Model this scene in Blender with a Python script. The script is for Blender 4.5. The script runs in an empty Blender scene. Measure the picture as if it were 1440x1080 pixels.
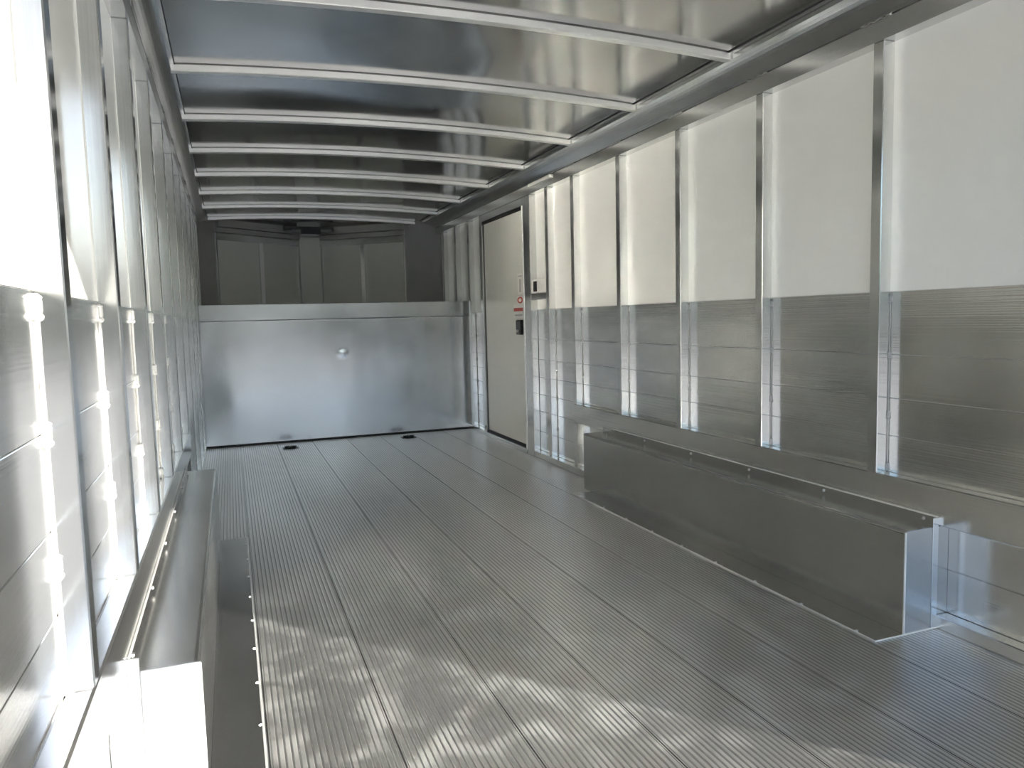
import bpy, bmesh, math, random
from mathutils import Vector, Matrix, noise

random.seed(7)
scene = bpy.context.scene
COL = scene.collection

# ------------------------------------------------------------------ camera
CAM_H = 1.0448
R = Vector((0.9351, -0.3536, -0.0247)).normalized()
F = Vector((0.3503, 0.9325, -0.0878)).normalized()
U = R.cross(F).normalized()
R = F.cross(U).normalized()
cam_data = bpy.data.cameras.new('camera')
cam_data.sensor_fit = 'HORIZONTAL'
cam_data.sensor_width = 36.0
cam_data.lens = 1049.29 * 36.0 / 1440.0
cam_data.clip_start = 0.02
cam = bpy.data.objects.new('camera', cam_data)
COL.objects.link(cam)
cam.matrix_world = Matrix(((R.x, U.x, -F.x, 0.0), (R.y, U.y, -F.y, 0.0),
                           (R.z, U.z, -F.z, CAM_H), (0, 0, 0, 1)))
scene.camera = cam

# ------------------------------------------------------------------ sky, sun, exposure
SUN_DIR = Vector((-0.666, 0.746, -0.459)).normalized()      # travel direction of the light
world = bpy.data.worlds.new('world')
scene.world = world
world.use_nodes = True
wn = world.node_tree
wn.nodes.clear()
sky = wn.nodes.new('ShaderNodeTexSky')
sky.sky_type = 'NISHITA'
sky.sun_disc = False
sky.sun_elevation = math.asin(-SUN_DIR.z)
sky.sun_rotation = math.atan2(0.666, -0.746)
sky.air_density = 1.0
sky.dust_density = 1.3
sky.altitude = 300
bg = wn.nodes.new('ShaderNodeBackground')
bg.inputs['Strength'].default_value = 0.10
wo = wn.nodes.new('ShaderNodeOutputWorld')
wn.links.new(sky.outputs[0], bg.inputs[0])
wn.links.new(bg.outputs[0], wo.inputs[0])

sun_data = bpy.data.lights.new('sun', 'SUN')
sun_data.energy = 4.0
sun_data.angle = math.radians(0.6)
sun_data.color = (1.0, 0.95, 0.86)
sun = bpy.data.objects.new('sun', sun_data)
COL.objects.link(sun)
sun.rotation_mode = 'QUATERNION'
sun.rotation_quaternion = SUN_DIR.to_track_quat('-Z', 'Y')
sun.location = (6, -6, 6)

vs = scene.view_settings
vs.view_transform = 'Standard'
vs.look = 'None'
vs.exposure = 1.5
vs.gamma = 1.0
vs.use_curve_mapping = False
scene.cycles.sample_clamp_indirect = 0.0
scene.cycles.blur_glossy = 0.0
scene.cycles.max_bounces = 12
scene.cycles.diffuse_bounces = 5
scene.cycles.glossy_bounces = 10

# ------------------------------------------------------------------ materials
def new_mat(name):
    m = bpy.data.materials.new(name)
    m.use_nodes = True
    nt = m.node_tree
    return m, nt, nt.nodes['Principled BSDF']

def metal(name, color, rough, metallic=0.9, scale=(3, 3, 3), dr=0.08, bump=0.0, bump_scale=(2, 2, 2),
          grain=None, grain_bump=0.0, aniso=0.0, tint=0.06, bump_dist=0.01):
    """mill-finish aluminium: uneven gloss, faint waves, optional fine grain lines"""
    m, nt, b = new_mat(name)
    L = nt.links
    tc = nt.nodes.new('ShaderNodeTexCoord')
    mp = nt.nodes.new('ShaderNodeMapping')
    mp.inputs['Scale'].default_value = scale
    n = nt.nodes.new('ShaderNodeTexNoise')
    n.inputs['Scale'].default_value = 1.0
    n.inputs['Detail'].default_value = 5.0
    L.new(tc.outputs['Object'], mp.inputs[0]); L.new(mp.outputs[0], n.inputs[0])
    mr = nt.nodes.new('ShaderNodeMapRange')
    mr.inputs[1].default_value = 0.3; mr.inputs[2].default_value = 0.7
    mr.inputs[3].default_value = max(0.02, rough - dr); mr.inputs[4].default_value = rough + dr
    L.new(n.outputs[0], mr.inputs[0]); L.new(mr.outputs[0], b.inputs['Roughness'])
    cr = nt.nodes.new('ShaderNodeMapRange')
    cr.inputs[1].default_value = 0.25; cr.inputs[2].default_value = 0.75
    cr.inputs[3].default_value = 1 - tint; cr.inputs[4].default_value = 1 + tint
    L.new(n.outputs[0], cr.inputs[0])
    mx = nt.nodes.new('ShaderNodeVectorMath'); mx.operation = 'SCALE'
    mx.inputs[0].default_value = color
    L.new(cr.outputs[0], mx.inputs['Scale']); L.new(mx.outputs[0], b.inputs['Base Color'])
    b.inputs['Metallic'].default_value = metallic
    b.inputs['Anisotropic'].default_value = aniso
    last = None
    if bump > 0:
        mp2 = nt.nodes.new('ShaderNodeMapping'); mp2.inputs['Scale'].default_value = bump_scale
        n2 = nt.nodes.new('ShaderNodeTexNoise'); n2.inputs['Scale'].default_value = 1.0
        n2.inputs['Detail'].default_value = 1.5
        L.new(tc.outputs['Object'], mp2.inputs[0]); L.new(mp2.outputs[0], n2.inputs[0])
        bp = nt.nodes.new('ShaderNodeBump'); bp.inputs['Strength'].default_value = bump
        bp.inputs['Distance'].default_value = bump_dist
        L.new(n2.outputs[0], bp.inputs['Height']); last = bp
    if grain:
        mp3 = nt.nodes.new('ShaderNodeMapping'); mp3.inputs['Scale'].default_value = grain
        n3 = nt.nodes.new('ShaderNodeTexNoise'); n3.inputs['Scale'].default_value = 1.0
        n3.inputs['Detail'].default_value = 3.0
        L.new(tc.outputs['Object'], mp3.inputs[0]); L.new(mp3.outputs[0], n3.inputs[0])
        bp3 = nt.nodes.new('ShaderNodeBump'); bp3.inputs['Strength'].default_value = grain_bump
        bp3.inputs['Distance'].default_value = 0.002
        L.new(n3.outputs[0], bp3.inputs['Height'])
        if last: L.new(last.outputs[0], bp3.inputs['Normal'])
        last = bp3
    if last: L.new(last.outputs[0], b.inputs['Normal'])
    return m

def paint(name, color, rough=0.3, metallic=0.0, spec=0.5, noise_amt=0.03):
    m, nt, b = new_mat(name)
    L = nt.links
    tc = nt.nodes.new('ShaderNodeTexCoord')
    n = nt.nodes.new('ShaderNodeTexNoise'); n.inputs['Scale'].default_value = 4.0
    L.new(tc.outputs['Object'], n.inputs[0])
    cr = nt.nodes.new('ShaderNodeMapRange')
    cr.inputs[3].default_value = 1 - noise_amt; cr.inputs[4].default_value = 1 + noise_amt
    L.new(n.outputs[0], cr.inputs[0])
    mx = nt.nodes.new('ShaderNodeVectorMath'); mx.operation = 'SCALE'
    mx.inputs[0].default_value = color
    L.new(cr.outputs[0], mx.inputs['Scale']); L.new(mx.outputs[0], b.inputs['Base Color'])
    b.inputs['Roughness'].default_value = rough
    b.inputs['Metallic'].default_value = metallic
    b.inputs['Specular IOR Level'].default_value = spec
    return m

AL = (0.62, 0.625, 0.62)
M_POST = metal('post_aluminium', (0.80, 0.805, 0.80), 0.15, 1.0, (6, 6, 2), 0.04, grain=(90, 90, 2), grain_bump=0.05)
M_RAIL = metal('rail_aluminium', (0.70, 0.705, 0.70), 0.21, 0.97, (5, 2, 5), 0.04, grain=(80, 2, 80), grain_bump=0.06)
M_WALL = metal('lower_wall_aluminium', (0.80, 0.80, 0.785), 0.17, 0.97, (4, 2, 9), 0.03, bump=0.10, bump_scale=(0.5, 0.7, 9),
               grain=(1, 1.2, 170), grain_bump=0.10)
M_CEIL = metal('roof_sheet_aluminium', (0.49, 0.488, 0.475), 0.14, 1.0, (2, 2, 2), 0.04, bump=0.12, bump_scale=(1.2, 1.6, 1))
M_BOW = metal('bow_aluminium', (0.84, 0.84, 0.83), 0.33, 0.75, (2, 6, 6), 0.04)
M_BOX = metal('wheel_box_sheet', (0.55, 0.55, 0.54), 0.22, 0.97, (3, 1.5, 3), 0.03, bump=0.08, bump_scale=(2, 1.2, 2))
M_EDGE = metal('sheared_edge_aluminium', (0.86, 0.86, 0.85), 0.35, 0.6, (10, 10, 10), 0.05)
M_BULK = metal('bulkhead_sheet', (0.60, 0.61, 0.615), 0.21, 1.0, (2, 2, 2), 0.04, bump=0.10, bump_scale=(2.2, 1, 0.5),
               grain=(60, 1, 1), grain_bump=0.04)
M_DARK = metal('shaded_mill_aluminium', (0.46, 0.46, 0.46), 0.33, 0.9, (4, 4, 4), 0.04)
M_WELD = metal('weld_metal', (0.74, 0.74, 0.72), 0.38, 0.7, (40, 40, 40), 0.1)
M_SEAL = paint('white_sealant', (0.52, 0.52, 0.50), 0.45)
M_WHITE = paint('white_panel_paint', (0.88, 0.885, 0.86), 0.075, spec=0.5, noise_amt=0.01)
M_NOSE = paint('shade_darkened_nose_paint', (0.55, 0.56, 0.52), 0.15, noise_amt=0.015)  # white panels of the dim nose, with the shade put into the colour
M_DOOR = paint('door_paint', (0.84, 0.84, 0.79), 0.18, noise_amt=0.015)
M_BLACK = paint('black_plastic', (0.012, 0.012, 0.013), 0.3)
M_BRACKET = paint('grey_bracket_paint', (0.22, 0.22, 0.21), 0.5)
M_GASKET = paint('rubber_gasket', (0.02, 0.02, 0.02), 0.6)
M_STICK = paint('sticker_white', (0.80, 0.79, 0.76), 0.35)
M_RED = paint('sticker_red', (0.52, 0.05, 0.03), 0.4)
M_GREYP = paint('sticker_grey', (0.42, 0.42, 0.42), 0.4)
M_STEEL = metal('zinc_steel', (0.55, 0.55, 0.55), 0.3, 1.0, (20, 20, 20), 0.08)

def floor_mat():
    """mill-finish deck: broad soft gloss variation and fine drag marks"""
    m, nt, b = new_mat('floor_extruded_aluminium')
    L = nt.links
    geo = nt.nodes.new('ShaderNodeNewGeometry')
    n = nt.nodes.new('ShaderNodeTexNoise'); n.inputs['Scale'].default_value = 1.3; n.inputs['Detail'].default_value = 1.0
    L.new(geo.outputs['Position'], n.inputs[0])
    mp = nt.nodes.new('ShaderNodeMapping'); mp.inputs['Scale'].default_value = (26, 90, 1)
    mp.inputs['Rotation'].default_value = (0, 0, 0.4)
    n2 = nt.nodes.new('ShaderNodeTexNoise'); n2.inputs['Scale'].default_value = 1; n2.inputs['Detail'].default_value = 2
    L.new(geo.outputs['Position'], mp.inputs[0]); L.new(mp.outputs[0], n2.inputs[0])
    ad = nt.nodes.new('ShaderNodeMath'); ad.operation = 'MULTIPLY_ADD'; ad.inputs[1].default_value = 0.35
    L.new(n2.outputs[0], ad.inputs[0]); L.new(n.outputs[0], ad.inputs[2])
    r = nt.nodes.new('ShaderNodeMapRange')
    r.inputs[1].default_value = 0.45; r.inputs[2].default_value = 0.90
    r.inputs[3].default_value = 0.28; r.inputs[4].default_value = 0.35
    L.new(ad.outputs[0], r.inputs[0]); L.new(r.outputs[0], b.inputs['Roughness'])
    b.inputs['Base Color'].default_value = (0.71, 0.71, 0.695, 1)
    # dry dust smears, scuffed in where the deck has been walked on
    n3 = nt.nodes.new('ShaderNodeTexNoise'); n3.inputs['Scale'].default_value = 7.5; n3.inputs['Detail'].default_value = 7
    n3.inputs['Roughness'].default_value = 0.62
    L.new(geo.outputs['Position'], n3.inputs[0])
    dm = nt.nodes.new('ShaderNodeMapRange'); dm.interpolation_type = 'SMOOTHSTEP'
    dm.inputs[1].default_value = 0.46; dm.inputs[2].default_value = 0.66
    dm.inputs[3].default_value = 0.94; dm.inputs[4].default_value = 0.68
    L.new(n3.outputs[0], dm.inputs[0]); L.new(dm.outputs[0], b.inputs['Metallic'])
    return m
M_FLOOR = floor_mat()
M_GROOVE = metal('dark_groove_aluminium', (0.36, 0.36, 0.35), 0.4, 0.9, (5, 5, 5), 0.05)  # grooves coloured darker so the ribs stay visible

def ground_mat():
    m, nt, b = new_mat('gravel_ground')
    L = nt.links
    tc = nt.nodes.new('ShaderNodeTexCoord')
    n = nt.nodes.new('ShaderNodeTexNoise'); n.inputs['Scale'].default_value = 0.6; n.inputs['Detail'].default_value = 8
    L.new(tc.outputs['Object'], n.inputs[0])
    c = nt.nodes.new('ShaderNodeValToRGB')
    c.color_ramp.elements[0].position = 0.3; c.color_ramp.elements[0].color = (0.29, 0.285, 0.275, 1)
    c.color_ramp.elements[1].position = 0.7; c.color_ramp.elements[1].color = (0.40, 0.39, 0.375, 1)
    L.new(n.outputs[0], c.inputs[0]); L.new(c.outputs[0], b.inputs['Base Color'])
    b.inputs['Roughness'].default_value = 0.9
    return m
M_GROUND = ground_mat()

M_BELT = paint('added_belt_foliage', (0.10, 0.11, 0.075), 0.9, noise_amt=0.3)

# ------------------------------------------------------------------ mesh helpers
def finish(bm, smooth=False, name='mesh'):
    me = bpy.data.meshes.new(name)
    bmesh.ops.recalc_face_normals(bm, faces=bm.faces[:])
    bm.to_mesh(me); bm.free()
    if smooth:
        for p in me.polygons: p.use_smooth = True
    return me

def box_into(bm, x0, x1, y0, y1, z0, z1, bev=0.0):
    r = bmesh.ops.create_cube(bm, size=1.0)
    vs_ = r['verts']
    for v in vs_:
        v.co = Vector(((x0 + x1) / 2 + v.co.x * (x1 - x0), (y0 + y1) / 2 + v.co.y * (y1 - y0), (z0 + z1) / 2 + v.co.z * (z1 - z0)))
    if bev > 0:
        es = list({e for v in vs_ for e in v.link_edges})
        bmesh.ops.bevel(bm, geom=es, offset=bev, segments=1, affect='EDGES', clamp_overlap=True)

def box(x0, x1, y0, y1, z0, z1, bev=0.0):
    bm = bmesh.new(); box_into(bm, min(x0, x1), max(x0, x1), y0, y1, z0, z1, bev)
    return finish(bm)

def extrude_profile(prof, a0, a1, axis='y', closed=True, smooth=False):
    """prof: list of (p, q); axis y -> (p=x, q=z); axis x -> (p=y, q=z); axis z -> (p=x, q=y)"""
    bm = bmesh.new()
    def pt(p, q, a):
        return {'y': (p, a, q), 'x': (a, p, q), 'z': (p, q, a)}[axis]
    A = [bm.verts.new(pt(p, q, a0)) for p, q in prof]
    B = [bm.verts.new(pt(p, q, a1)) for p, q in prof]
    n = len(prof)
    for i in range(n if closed else n - 1):
        j = (i + 1) % n
        bm.faces.new((A[i], A[j], B[j], B[i]))
    if closed:
        bm.faces.new(A[::-1]); bm.faces.new(B)
    me = finish(bm)
    if smooth:
        for p in me.polygons: p.use_smooth = True
    return me

def tube(points, radius, sides=8, jitter=0.0):
    bm = bmesh.new()
    rings = []
    n = len(points)
    for i, p in enumerate(points):
        p = Vector(p)
        t = (Vector(points[min(i + 1, n - 1)]) - Vector(points[max(i - 1, 0)])).normalized()
        a = Vector((1, 0, 0)) if abs(t.x) < 0.9 else Vector((0, 0, 1))
        u = t.cross(a).normalized(); w = t.cross(u)
        rr = (radius[i] if isinstance(radius, (list, tuple)) else radius) * (1 + random.uniform(-jitter, jitter))
        rings.append([bm.verts.new(p + (u * math.cos(2 * math.pi * k / sides) + w * math.sin(2 * math.pi * k / sides)) * rr) for k in range(sides)])
    for i in range(n - 1):
        for k in range(sides):
            bm.faces.new((rings[i][k], rings[i][(k + 1) % sides], rings[i + 1][(k + 1) % sides], rings[i + 1][k]))
    bm.faces.new(rings[0][::-1]); bm.faces.new(rings[-1])
    return finish(bm, True)

def grid(fn, nu, nv, smooth=True):
    vsx = [fn(i / nu, j / nv) for j in range(nv + 1) for i in range(nu + 1)]
    fs = [(j * (nu + 1) + i, j * (nu + 1) + i + 1, (j + 1) * (nu + 1) + i + 1, (j + 1) * (nu + 1) + i) for j in range(nv) for i in range(nu)]
    me = bpy.data.meshes.new('grid'); me.from_pydata(vsx, [], fs); me.update()
    if smooth:
        for p in me.polygons: p.use_smooth = True
    return me

def wall_prism(x0, y0, x1, y1, z0, z1, th):
    """upright slab along the plan segment, thickness to the left of its direction"""
    d = Vector((x1 - x0, y1 - y0)); nrm = Vector((-d.y, d.x)).normalized() * th
    pr = [(x0, y0), (x1, y1), (x1 + nrm.x, y1 + nrm.y), (x0 + nrm.x, y0 + nrm.y)]
    return extrude_profile(pr, z0, z1, 'z')

def obj(name, me, mat, parent=None, loc=None):
    """meshes are laid out in place; a child of an empty is shifted back by the empty's position"""
    o = bpy.data.objects.new(name, me)
    if mat and not me.materials: me.materials.append(mat)
    COL.objects.link(o)
    if loc is not None: o.location = loc
    if parent:
        o.parent = parent
        off = Vector((0, 0, 0)); p = parent
        while p: off += p.location; p = p.parent
        o.location = Vector(o.location) - off
    return o

def thing(name, label, cat, loc, group=None):
    o = bpy.data.objects.new(name, None); COL.objects.link(o)
    o.location = loc; o.empty_display_size = 0.1
    o['label'] = label; o['category'] = cat
    if group: o['group'] = group
    return o

def tag(o, label, cat, group=None):
    o['label'] = label; o['category'] = cat
    if group: o['group'] = group
    return o

def struct(name, me, mat, label=None, loc=None):
    o = obj(name, me, mat, None, loc); o['kind'] = 'structure'
    if label: o['label'] = label
    return o

# ------------------------------------------------------------------ dimensions (metres, floor at z = 0)
Y0 = 0.50                   # rear sill
YB = 6.81                   # riser of the raised front deck
YN = 8.25                   # start of the V nose
XLW, XLP = -0.275, -0.232   # left wall sheet, left post faces
XRW, XRP = 2.158, 2.108     # right wall sheet, right post faces
ZP = 1.105                  # foot of the white panels
ZT = 1.945                  # post tops
ZH0, ZH1 = 0.343, 0.47      # wheel-well header
YH = 4.46                   # its front end
XC = 0.92
def roof_z(x): return 2.117 + 0.034 * (1 - ((x - XC) / 1.09) ** 2)

# ------------------------------------------------------------------ ground and floor
g = struct('ground', grid(lambda u, v: (-60 + 120 * u, -60 + 120 * v, -0.56), 8, 8), M_GROUND, 'pale gravel ground outside the rear opening')

def belt_pt(u, v):
    a = math.pi * (1.0 + u)                       # half circle behind the trailer
    r = 34 + 3.0 * noise.noise(Vector((u * 40, v * 3, 0.5))) + 2.0 * math.sin(v * math.pi) * -1
    h = 5.0 + 1.6 * noise.noise(Vector((u * 22, 0.3, 7.7)))
    return (0.9 + r * math.cos(a), r * math.sin(a) - 2, -0.6 + h * v)
tb = struct('added_tree_belt', grid(belt_pt, 160, 12), M_BELT, 'added unseen belt of trees behind the camera, blocking the horizon glow')  # unseen, added to keep the bright horizon out of the metal reflections

floor = struct('floor', box(XLW - 0.05, XRW + 0.05, Y0, 9.1, -0.10, -0.012), M_DARK, 'ribbed aluminium trailer floor of long planks')
PITCH = 0.300
def plank_mesh(w, y0, y1):
    """interlocking deck plank: flat-topped ribs with shallow darker-coloured grooves between"""
    nr = 18; g_ = 0.0019
    rp = (w - 2 * 0.005) / nr
    p = [(g_, -0.012, 1), (g_, -0.0004, 0), (0.005, -0.0004, 1)]       # third value: material of the face that follows
    for i in range(nr):
        a = 0.005 + i * rp
        p += [(a + rp * 0.14, -0.0010, 0), (a + rp * 0.24, 0.0, 0), (a + rp * 0.76, 0.0, 0), (a + rp * 0.86, -0.0010, 1)]
    p += [(w - 0.005, -0.0004, 0), (w - g_, -0.0004, 1), (w - g_, -0.012, 1)]
    me = extrude_profile([(a, b) for a, b, c in p], y0, y1)
    me.materials.append(M_FLOOR); me.materials.append(M_GROOVE)
    # the side faces come first, one per profile edge
    for k in range(len(p)): me.polygons[k].material_index = p[k][2]
    return me
pm = plank_mesh(PITCH, Y0, YB)
SEAM0 = 0.035 - PITCH
for i in range(8):
    obj('floor_plank', pm, M_FLOOR, floor, (SEAM0 + i * PITCH, 0, 0))

# ------------------------------------------------------------------ ceiling
BAY = 0.7765
BOWS = [2.657 + BAY * k for k in range(-2, 8)]
def roof_pt(u, v):
    x = XLW - 0.03 + (XRW - XLW + 0.06) * u; y = Y0 + (9.0 - Y0) * v
    s = math.sin(math.pi * ((y - BOWS[0]) / BAY)) ** 2
    e = math.sin(math.pi * min(max((x - XLP) / (XRP - XLP), 0), 1))
    z = roof_z(x) + s * e * (0.010 * noise.noise(Vector((x * 1.7, y * 0.9, 3.1))) + 0.003 * math.sin(x * 4.0 + y * 1.7) + 0.004 * noise.noise(Vector((x * 3.5, y * 2.2, 8.1))))
    z -= 0.0045 * s * math.sqrt(max(e, 0)) * (0.7 + 0.6 * noise.noise(Vector((x * 1.3, y * 0.6, 1.4))))
    return (x, y, z)
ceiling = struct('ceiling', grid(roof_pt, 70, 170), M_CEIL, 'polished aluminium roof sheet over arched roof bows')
def bow_mesh():
    bm = bmesh.new(); n = 28
    x0, x1 = -0.168, 2.006
    prof = [(0.018, 0.0), (0.018, -0.0045), (0.0, -0.0045), (0.0, -0.027), (0.003, -0.030), (0.037, -0.030), (0.040, -0.027), (0.040, -0.0045), (0.022, -0.0045), (0.022, 0.0)]
    rings = []
    for i in range(n + 1):
        x = x0 + (x1 - x0) * i / n
        rings.append([bm.verts.new((x, y, roof_z(x) + 0.0005 + z)) for y, z in prof])
    for i in range(n):
        for k in range(len(prof) - 1):
            bm.faces.new((rings[i][k], rings[i][k + 1], rings[i + 1][k + 1], rings[i + 1][k]))
    bm.faces.new(rings[0]); bm.faces.new(rings[-1][::-1])
    return finish(bm)
bwm = bow_mesh()
tab_r = box(1.998, 2.010, -0.002, 0.010, 2.090, 2.135, 0.001)
for y in BOWS:
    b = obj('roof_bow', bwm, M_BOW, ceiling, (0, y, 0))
    obj('bow_clip', tab_r, M_DARK, b, (0, y, 0))

# ------------------------------------------------------------------ side walls
def side_x(side, d):
    """d metres inboard of the post faces"""
    return XLP + d if side == 'l' else XRP - d

def weld_mesh(side):
    """U-shaped weld straddling the corner bead between post and wall"""
    s = 1 if side == 'l' else -1
    bm = bmesh.new()
    def blob(c, r):
        res = bmesh.ops.create_uvsphere(bm, u_segments=7, v_segments=5, radius=1.0)
        for v in res['verts']:
            v.co = Vector((c[0] + v.co.x * r[0], c[1] + v.co.y * r[1], c[2] + v.co.z * r[2]))
    blob((s * 0.006, -0.004, 0.0), (0.005, 0.004, 0.020))
    blob((s * 0.0015, -0.009, 0.0), (0.004, 0.005, 0.020))
    blob((s * 0.004, -0.005, -0.016), (0.008, 0.007, 0.007))
    blob((s * 0.004, -0.005, 0.014), (0.007, 0.006, 0.004))
    if side == 'r':
        for v in bm.verts: v.co *= 0.7
    return finish(bm, True)

def post_mesh(side, z0, z1):
    """square tube with rounded corners, rear face at y = 0"""
    xw = XLW if side == 'l' else XRW
    xf = side_x(side, 0)
    return box(min(xw, xf), max(xw, xf), 0.0, 0.045, z0, z1, 0.0025)

def rail_profile(side):
    s = 1 if side == 'l' else -1
    X = lambda d: side_x(side, d)
    p = [(X(-0.09), ZT), (X(0.006), ZT), (X(0.006), ZT + 0.068), (X(-0.006), ZT + 0.069), (X(-0.006), ZT + 0.073), (X(0.006), ZT + 0.074)]
    lim = 0.104 if side == 'r' else 0.066
    for i in range(1, 9):                       # concave cove
        a = i / 8
        p.append((X(0.006 + (lim - 0.006) * (1 - math.cos(a * math.pi / 2)) * 0.45 + (lim - 0.006) * 0.55 * a),
                  ZT + 0.074 + 0.070 * (math.sin(a * math.pi / 2) * 0.45 + 0.55 * a)))
    p += [(X(lim), 2.114), (X(lim + 0.012), 2.114), (X(lim + 0.012), 2.135), (X(-0.09), 2.135)]
    return p

LEFT_Y = [0.71, 1.318, 1.905, 2.511, 3.115, 3.731, 4.35, 4.96, 5.57, 6.18, 6.70, 7.12, 7.62]
RIGHT_Y = [0.76, 1.368, 1.978, 2.588, 3.197, 3.807, 4.416, 4.835, 6.66, 7.08, 7.52]

def build_wall(side, name, ys, y_end_lower):
    xw = XLW if side == 'l' else XRW
    out = -1 if side == 'l' else 1
    word = 'left' if side == 'l' else 'right'
    if side == 'l':
        back = box(xw + out * 0.004, xw + out * 0.05, Y0, 9.0, -0.10, 2.24)
    else:                                       # leave the doorway shut by the door leaf in front of the skin
        back = box(xw + out * 0.004, xw + out * 0.05, Y0, 9.0, -0.10, 2.24)
    w = struct(name, back, M_DARK, f'{word} trailer wall of white panels above aluminium planks between upright posts')
    # horizontal lower planks
    edges = [0.045, 0.19, ZH0, ZH1, 0.60, 0.733, 0.886, ZP]
    spans = [(Y0, YB)] if side == 'l' else [(Y0, 5.16), (6.30, YB)]
    for a, b in spans:
        for i in range(len(edges) - 1):
            x_in = xw - out * 0.0
            me = box(x_in, xw + out * 0.004, a, b, edges[i] + 0.0008, edges[i + 1] - 0.0008, 0.0012)
            obj('wall_plank', me, M_WALL, w)
    # base rail
    for a, b in spans:
        obj('base_rail', box(side_x(side, 0.0), xw, a, b, 0.0, 0.045, 0.003), M_WALL, w)
    # header over the wheel well
    obj('wheel_well_header', box(side_x(side, 0.0), xw, Y0, YH, ZH0, ZH1, 0.004), M_WALL, w)
    # roof rail
    obj('roof_rail', extrude_profile(rail_profile(side), Y0, YN + 0.05), M_RAIL, w)
    xg = side_x(side, 0.116 if side == 'r' else 0.078)
    obj('rail_gasket', box(xg, xg + out * 0.002 - out * 0.006, Y0, YN, 2.1135, 2.117), M_GASKET, w)
    # posts and white panels
    wm = weld_mesh(side)
    meshes = {}
    s = 1 if side == 'l' else -1
    xc = XLW if side == 'l' else XRW
    bead = {}
    for k, y in enumerate(ys):
        z0 = ZH1 if y < YH - 0.03 else (0.045 if y < YB else 1.22)
        if z0 not in meshes:
            meshes[z0] = post_mesh(side, z0, ZT)
            if z0 < ZP:
                n = 14
                pts = [(xc + s * 0.003, -0.003, z0 + 0.005 + (ZP - z0 - 0.01) * i / n) for i in range(n + 1)]
                bead[z0] = tube(pts, 0.0032 if side == 'l' else 0.0018, 7, 0.12)
        p = obj('wall_post', meshes[z0], M_POST, w, (0, y, 0))
        if z0 in bead:
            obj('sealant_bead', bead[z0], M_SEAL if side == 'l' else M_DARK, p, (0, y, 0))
            zs = [ZP - 0.025, 0.885, 0.675] + ([ZH1 + 0.02] if z0 > 0.3 else [0.47, 0.25, 0.08])
            for zz in zs:
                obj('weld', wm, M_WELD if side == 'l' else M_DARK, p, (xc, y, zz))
        if y < YH and side == 'r' and y > 4.2 or (side == 'l' and 4.2 < y < YH):
            obj('wall_post', post_mesh(side, 0.045, ZH0), M_POST, w, (0, y, 0))
    if side == 'r':                              # stub post behind the wheel box
        obj('wall_post', post_mesh(side, 0.045, ZH0), M_POST, w, (0, 1.368 - 0.61, 0))
    edges_y = [Y0 - 0.045] + list(ys) + [YN]
    for a, b in zip(edges_y[:-1], edges_y[1:]):
        pieces = [(a + 0.045, b)]
        if side == 'r' and a < 5.2 < b: pieces = [(a + 0.045, 5.16), (6.30, b)]
        for p0, p1 in pieces:
            z0 = ZP if p0 < YB else 1.22
            me = box(xw, xw + out * 0.004, p0 - 0.02, p1 + 0.02, z0, ZT + 0.02)
            obj('white_panel', me, M_WHITE, w)
    # weld runs on the roof rail over each post
    for y in ys:
        if y > YN: continue
        pts = [(side_x(side, 0.0075), y - 0.035 + 0.13 * i / 9, ZT + 0.070 + 0.003 * math.sin(i * 2.4)) for i in range(10)]
        obj('rail_weld', tube(pts, 0.0036, 6, 0.3), M_RAIL, w)
    return w
wall_l = build_wall('l', 'wall_left', LEFT_Y, YB)
wall_r = build_wall('r', 'wall_right', RIGHT_Y, YB)

# ------------------------------------------------------------------ V nose above the raised deck
deck = struct('floor_deck', box(XLW, XRW, YB + 0.02, 9.1, 1.17, 1.205), M_DARK, 'raised aluminium deck behind the front riser')
nose = struct('wall_front', box(XLW - 0.05, XRW + 0.05, 9.02, 9.08, -0.1, 2.24), M_DARK, 'shaded V-shaped nose wall with white panels, shade put into their colour')
NX0, NX1 = -0.085, 1.872      # inner edges of the corner columns
CX0, CX1, CYN = 0.785, 1.04, 8.90
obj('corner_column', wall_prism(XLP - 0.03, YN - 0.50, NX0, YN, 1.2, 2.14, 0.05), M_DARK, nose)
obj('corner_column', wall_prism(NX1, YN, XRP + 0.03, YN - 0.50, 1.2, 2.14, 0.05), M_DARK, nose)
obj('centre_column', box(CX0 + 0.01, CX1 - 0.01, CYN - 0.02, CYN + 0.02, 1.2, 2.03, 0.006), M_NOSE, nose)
def lerp(a, b, t): return a + (b - a) * t
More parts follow.
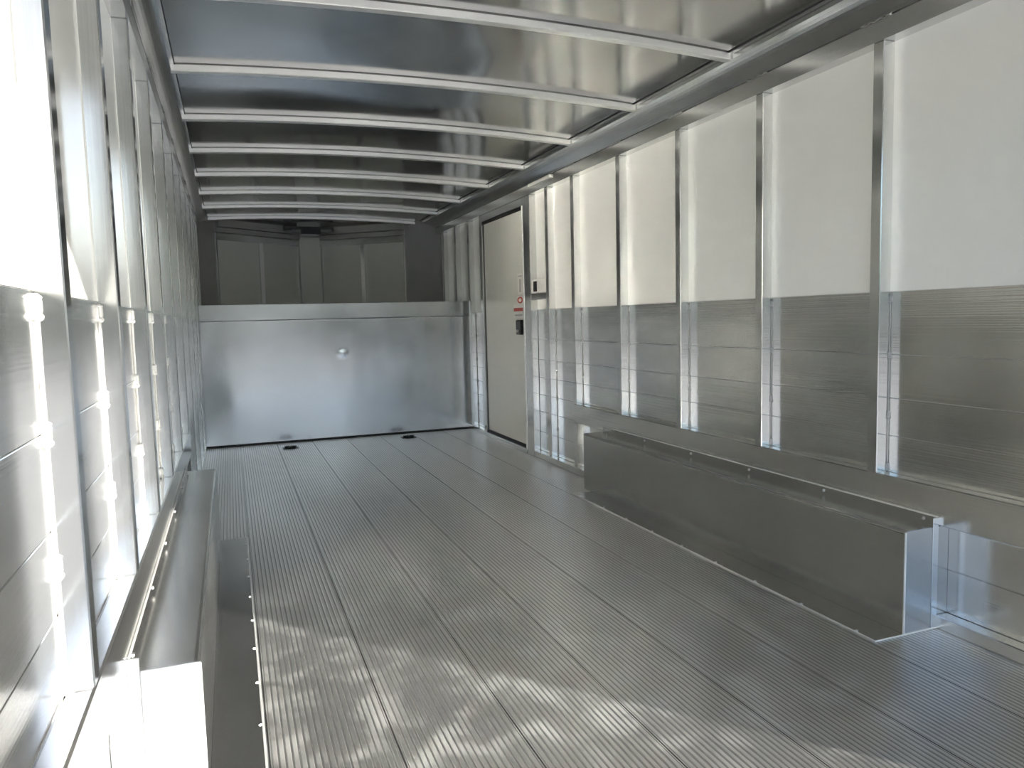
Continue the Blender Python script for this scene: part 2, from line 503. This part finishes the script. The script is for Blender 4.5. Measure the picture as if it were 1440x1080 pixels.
for (xa, ya, xb, yb) in [(NX0, YN, CX0, CYN), (CX1, CYN, NX1, YN)]:
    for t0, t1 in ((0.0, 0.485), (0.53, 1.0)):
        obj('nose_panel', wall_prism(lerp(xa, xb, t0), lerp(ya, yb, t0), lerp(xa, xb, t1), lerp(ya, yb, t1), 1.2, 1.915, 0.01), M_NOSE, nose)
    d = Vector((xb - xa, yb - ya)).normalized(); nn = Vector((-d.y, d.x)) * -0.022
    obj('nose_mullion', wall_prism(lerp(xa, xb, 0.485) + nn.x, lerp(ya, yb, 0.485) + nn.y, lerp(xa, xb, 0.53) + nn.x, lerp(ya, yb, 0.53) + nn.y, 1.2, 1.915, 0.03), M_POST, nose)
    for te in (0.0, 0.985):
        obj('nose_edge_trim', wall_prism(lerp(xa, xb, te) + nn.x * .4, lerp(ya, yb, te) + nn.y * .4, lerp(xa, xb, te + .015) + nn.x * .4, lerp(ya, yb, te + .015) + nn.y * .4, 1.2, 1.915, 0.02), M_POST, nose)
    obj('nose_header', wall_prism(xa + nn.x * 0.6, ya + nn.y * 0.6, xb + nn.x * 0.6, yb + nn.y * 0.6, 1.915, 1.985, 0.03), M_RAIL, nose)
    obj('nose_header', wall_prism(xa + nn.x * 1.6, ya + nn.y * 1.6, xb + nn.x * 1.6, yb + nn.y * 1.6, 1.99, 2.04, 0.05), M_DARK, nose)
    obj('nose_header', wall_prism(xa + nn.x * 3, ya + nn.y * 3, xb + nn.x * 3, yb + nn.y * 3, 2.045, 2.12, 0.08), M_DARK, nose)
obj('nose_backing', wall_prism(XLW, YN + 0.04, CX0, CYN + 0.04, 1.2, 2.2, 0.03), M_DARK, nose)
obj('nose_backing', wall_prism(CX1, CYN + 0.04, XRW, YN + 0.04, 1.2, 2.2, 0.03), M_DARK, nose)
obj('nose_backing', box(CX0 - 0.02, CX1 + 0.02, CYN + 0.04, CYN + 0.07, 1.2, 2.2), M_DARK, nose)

br = thing('nose_bracket', 'small black bracket with two grey plates at the top of the nose', 'bracket', (0.91, 8.70, 2.05))
obj('mounting_plate', box(0.62, 1.16, 8.68, 8.72, 2.075, 2.118, 0.003), M_BLACK, br)
obj('centre_block', box(0.80, 1.02, 8.665, 8.70, 2.035, 2.085, 0.004), M_BLACK, br)
obj('grey_plate', box(0.70, 0.80, 8.655, 8.68, 2.055, 2.082, 0.002), M_BRACKET, br)
obj('grey_plate', box(1.015, 1.13, 8.655, 8.68, 2.055, 2.086, 0.002), M_BRACKET, br)

# ------------------------------------------------------------------ riser sheet of the raised deck
bulk = thing('deck_riser', 'waist-high polished aluminium riser sheet across the front of the trailer', 'panel', (0.92, YB, 0.0))
def riser_pt(u, v):
    x = XLW + 0.004 + (XRW - XLW - 0.008) * u; z = 0.006 + 1.077 * v
    dent = math.exp(-(((x - 0.942) / 0.028) ** 2 + ((z - 0.767) / 0.024) ** 2)) * 0.005
    wv = 0.0045 * noise.noise(Vector((x * 2.6, z * 0.5, 1.7))) + 0.0015 * noise.noise(Vector((x * 6, z * 1.2, 5.0)))
    edge = 0.006 * math.exp(-((x - XLP) / 0.12) ** 2) * math.sin(z * 3)
    return (x, YB + wv - dent + edge, z)
sheet = obj('sheet', grid(riser_pt, 120, 70), M_BULK, bulk)
sol = sheet.modifiers.new('thickness', 'SOLIDIFY'); sol.thickness = 0.003; sol.offset = -1
obj('top_band', extrude_profile([(YB - 0.003, 1.082), (YB - 0.0065, 1.084), (YB - 0.006, 1.215), (YB - 0.003, 1.218), (YB + 0.03, 1.218), (YB + 0.03, 1.212), (YB + 0.004, 1.210), (YB + 0.004, 1.082)], XLW + 0.004, XRW - 0.004, 'x'), M_BULK, bulk)
obj('foot_seam', box(XLP, XRP, YB - 0.012, YB - 0.004, 0.0005, 0.005), M_GASKET, bulk)

# ------------------------------------------------------------------ wheel boxes
def wheel_box(side, label, y0, y1):
    s = 1 if side == 'l' else -1
    X = lambda d: side_x(side, d)
    W = 0.136; H = 0.34
    t = thing('wheel_box', label, 'wheel box', (X(W / 2), (y0 + y1) / 2, 0), 'wheel boxes along the walls')
    # folded shell: top and inner side with a rounded bend
    XW = (XLW if side == 'l' else XRW) + s * 0.001
    prof = [(XW, 0.046), (XW, H - 0.002), (X(0.0), H - 0.002)]
    prof += [(X(0.002), H)]
    r = 0.012
    for i in range(6):
        a = math.pi / 2 * i / 5
        prof.append((X(W - r + r * math.sin(a)), H - r + r * math.cos(a)))
    prof += [(X(W), 0.0005), (X(0.001), 0.0005), (X(0.001), 0.046)]
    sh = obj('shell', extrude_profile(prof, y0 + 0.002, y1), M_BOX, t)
    obj('end_plate', box(XW, X(W + 0.001), y0, y0 + 0.002, 0.047, H - 0.001), M_BOX, t)
    obj('end_plate', box(X(0.001), X(W + 0.001), y0, y0 + 0.002, 0.001, 0.047), M_BOX, t)
    lip = obj('back_lip', box(X(0.001), X(0.004), y0, y1, H - 0.001, H + 0.030), M_BOX, t)
    obj('lip_edge', box(X(0.0005), X(0.006), y0, y1, H + 0.030, H + 0.033, 0.0008), M_EDGE, t)
    obj('end_edge', box(X(W - 0.003), X(W + 0.003), y0 - 0.0015, y0 + 0.004, 0.002, H - 0.004, 0.001), M_EDGE, t)
    obj('end_flange', box(X(-0.002), X(0.022), y0 - 0.003, y0, 0.001, H + 0.03, 0.001), M_POST, t)
    fl = obj('floor_flange', box(X(W), X(W + 0.122), y0, y1 - 0.10, 0.0005, 0.003, 0.001), M_BOX, t)
    obj('flange_edge', box(X(W + 0.120), X(W + 0.126), y0, y1 - 0.10, 0.0005, 0.005, 0.001), M_EDGE, t)
    obj('flange_edge', box(X(0.0), X(W + 0.125), y0 - 0.005, y0, 0.0005, 0.005, 0.001), M_EDGE, t)
    # screws along lip and flange
    bm = bmesh.new(); bmesh.ops.create_cone(bm, cap_ends=True, segments=10, radius1=0.0065, radius2=0.0045, depth=0.004)
    sc = finish(bm)
    bm = bmesh.new(); bmesh.ops.create_cone(bm, cap_ends=True, segments=10, radius1=0.0065, radius2=0.0045, depth=0.004, matrix=Matrix.Rotation(s * math.pi / 2, 4, 'Y'))
    scx = finish(bm)
    n = 6
    for i in range(n):
        y = y0 + 0.05 + (y1 - y0 - 0.1) * i / (n - 1)
        obj('screw', scx, M_STEEL, lip, (X(0.006), y, H + 0.016))
    for i in range(9):
        y = y0 + 0.08 + (y1 - y0 - 0.3) * i / 8
        obj('screw', sc, M_STEEL, fl, (X(W + 0.116), y, 0.0045))
    return t
wheel_box('r', 'long dark aluminium wheel box along the right wall', 1.73, 4.04)
wheel_box('l', 'narrow aluminium wheel box along the left wall with sunlit near end', 1.66, 3.93)

# ------------------------------------------------------------------ side door
door = obj('door_1', box(XRP + 0.012, XRP + 0.045, 5.31, 6.25, 0.06, 1.862, 0.004), M_DOOR)
door['kind'] = 'structure'; door['label'] = 'off-white side entry door with black latch near the front'
obj('door_jamb', box(XRP - 0.004, XRW, 6.265, 6.33, 0.0, ZT, 0.003), M_RAIL, door)
obj('door_jamb', box(XRP - 0.004, XRW, 5.16, 5.295, 0.0, ZT, 0.003), M_RAIL, door)
obj('door_stop', box(XRP - 0.008, XRP + 0.03, 5.290, 5.312, 0.03, 1.885, 0.002), M_EDGE, door)
obj('door_head', box(XRP - 0.004, XRW, 5.295, 6.265, 1.885, ZT, 0.003), M_RAIL, door)
obj('door_sill', box(XRP - 0.01, XRW, 5.295, 6.265, 0.0, 0.04, 0.003), M_RAIL, door)
obj('gasket', box(XRP + 0.006, XRP + 0.03, 5.31, 6.25, 1.862, 1.884), M_GASKET, door)
obj('gasket', box(XRP + 0.006, XRP + 0.03, 5.31, 6.25, 0.041, 0.060), M_GASKET, door)
obj('gasket', box(XRP + 0.010, XRP + 0.03, 6.250, 6.264, 0.045, 1.884), M_GASKET, door)
xd = XRP + 0.012
lt = obj('latch', box(xd - 0.030, xd, 5.345, 5.455, 0.915, 1.030, 0.008), M_BLACK, door)
obj('latch_knob', tube([(xd - 0.046, 5.395, 0.945), (xd - 0.028, 5.395, 0.945)], [0.012, 0.014], 12), M_STEEL, lt)
st = obj('sticker', box(xd - 0.0012, xd, 5.345, 5.560, 1.045, 1.150), M_STICK, door); st['label'] = 'white and red warning sticker'
obj('red_stripe', box(xd - 0.0018, xd - 0.001, 5.350, 5.555, 1.098, 1.124), M_RED, st)
obj('grey_stripe', box(xd - 0.0018, xd - 0.001, 5.370, 5.535, 1.062, 1.072), M_GREYP, st)
st2 = obj('sticker', box(xd - 0.0012, xd, 5.350, 5.475, 1.154, 1.215), M_STICK, door); st2['label'] = 'small sticker with red oval'
ov = [(xd - 0.0018, 5.4125 + 0.046 * math.cos(a * math.pi / 8), 1.183 + 0.020 * math.sin(a * math.pi / 8)) for a in range(17)]
obj('red_oval', tube(ov, 0.006, 6), M_RED, st2)
st3 = obj('sticker', box(xd - 0.0012, xd, 5.360, 5.460, 1.225, 1.385), M_STICK, door); st3['label'] = 'tall pale notice sticker'
obj('grey_stripe', box(xd - 0.0018, xd - 0.001, 5.372, 5.448, 1.362, 1.372), M_GREYP, st3)
obj('grey_stripe', box(xd - 0.0018, xd - 0.001, 5.395, 5.425, 1.245, 1.345), M_GREYP, st3)

sw = thing('switch_box', 'white switch box with a black rocker beside the door', 'switch', (XRW - 0.02, 5.03, 1.22))
obj('housing', box(XRW - 0.042, XRW, 4.90, 5.158, 1.222, 1.325, 0.005), M_STICK, sw)
obj('rocker', box(XRW - 0.048, XRW - 0.040, 5.065, 5.125, 1.235, 1.310, 0.003), M_BLACK, sw)
tag(obj('cross_rail', box(XRP, XRW, 4.881, 5.159, 1.175, 1.218, 0.003), M_RAIL), 'short aluminium cross rail under the white switch box', 'rail')
tag(obj('rail_strip', box(XRP - 0.022, XRP - 0.006, 4.74, 5.13, 1.992, 2.012, 0.003), M_STICK), 'short white strip on the roof rail above the switch box', 'strip')

# ------------------------------------------------------------------ floor tie-downs
def tie_down(x, y, label):
    t = thing('tie_down_ring', label, 'tie-down', (x, y, 0), 'floor tie-downs before the riser')
    bm = bmesh.new(); box_into(bm, x - 0.065, x + 0.065, y - 0.045, y + 0.045, 0.0003, 0.004, 0.002)
    obj('pan', finish(bm), M_BLACK, t)
    pts = [(x + 0.045 * math.cos(a * math.pi / 8), y + 0.028 * math.sin(a * math.pi / 8), 0.010) for a in range(17)]
    obj('ring', tube(pts, 0.006, 7), M_GASKET, t)
    obj('clip', box(x - 0.014, x + 0.014, y + 0.018, y + 0.036, 0.003, 0.018, 0.003), M_STEEL, t)
tie_down(0.43, 6.50, 'dark floor tie-down ring left of the dent in the riser')
tie_down(1.455, 6.56, 'dark floor tie-down ring right of the dent, towards the door')

# ------------------------------------------------------------------ rear frame and ramp behind the camera
tr = struct('trim_1', box(XLW - 0.05, XRW + 0.05, Y0 - 0.08, Y0, 1.945, 2.26, 0.004), M_POST, 'rear door header')
struct('trim_2', box(XLW - 0.06, XLP, Y0 - 0.08, Y0, -0.1, 1.945, 0.004), M_POST, 'left rear door jamb')
struct('trim_3', box(XRP, XRW + 0.06, Y0 - 0.08, Y0, -0.1, 1.945, 0.004), M_POST, 'right rear door jamb')
roofskin = obj('roof_skin', box(XLW - 0.06, XRW + 0.06, Y0, 9.1, 2.24, 2.25), M_WHITE, ceiling)
ramp = thing('ramp_door', 'ribbed aluminium ramp door lowered to the ground at the rear', 'ramp', (0.92, Y0 - 0.08, -0.03))
a0 = math.atan2(0.50, 2.0)
rm = plank_mesh(PITCH, -2.05, 0.0)
for i in range(7):
    o = obj('ramp_plank', rm, M_FLOOR, ramp, (SEAM0 + 0.12 + i * PITCH, Y0 - 0.085, -0.03)); o.rotation_euler = (a0, 0, 0)
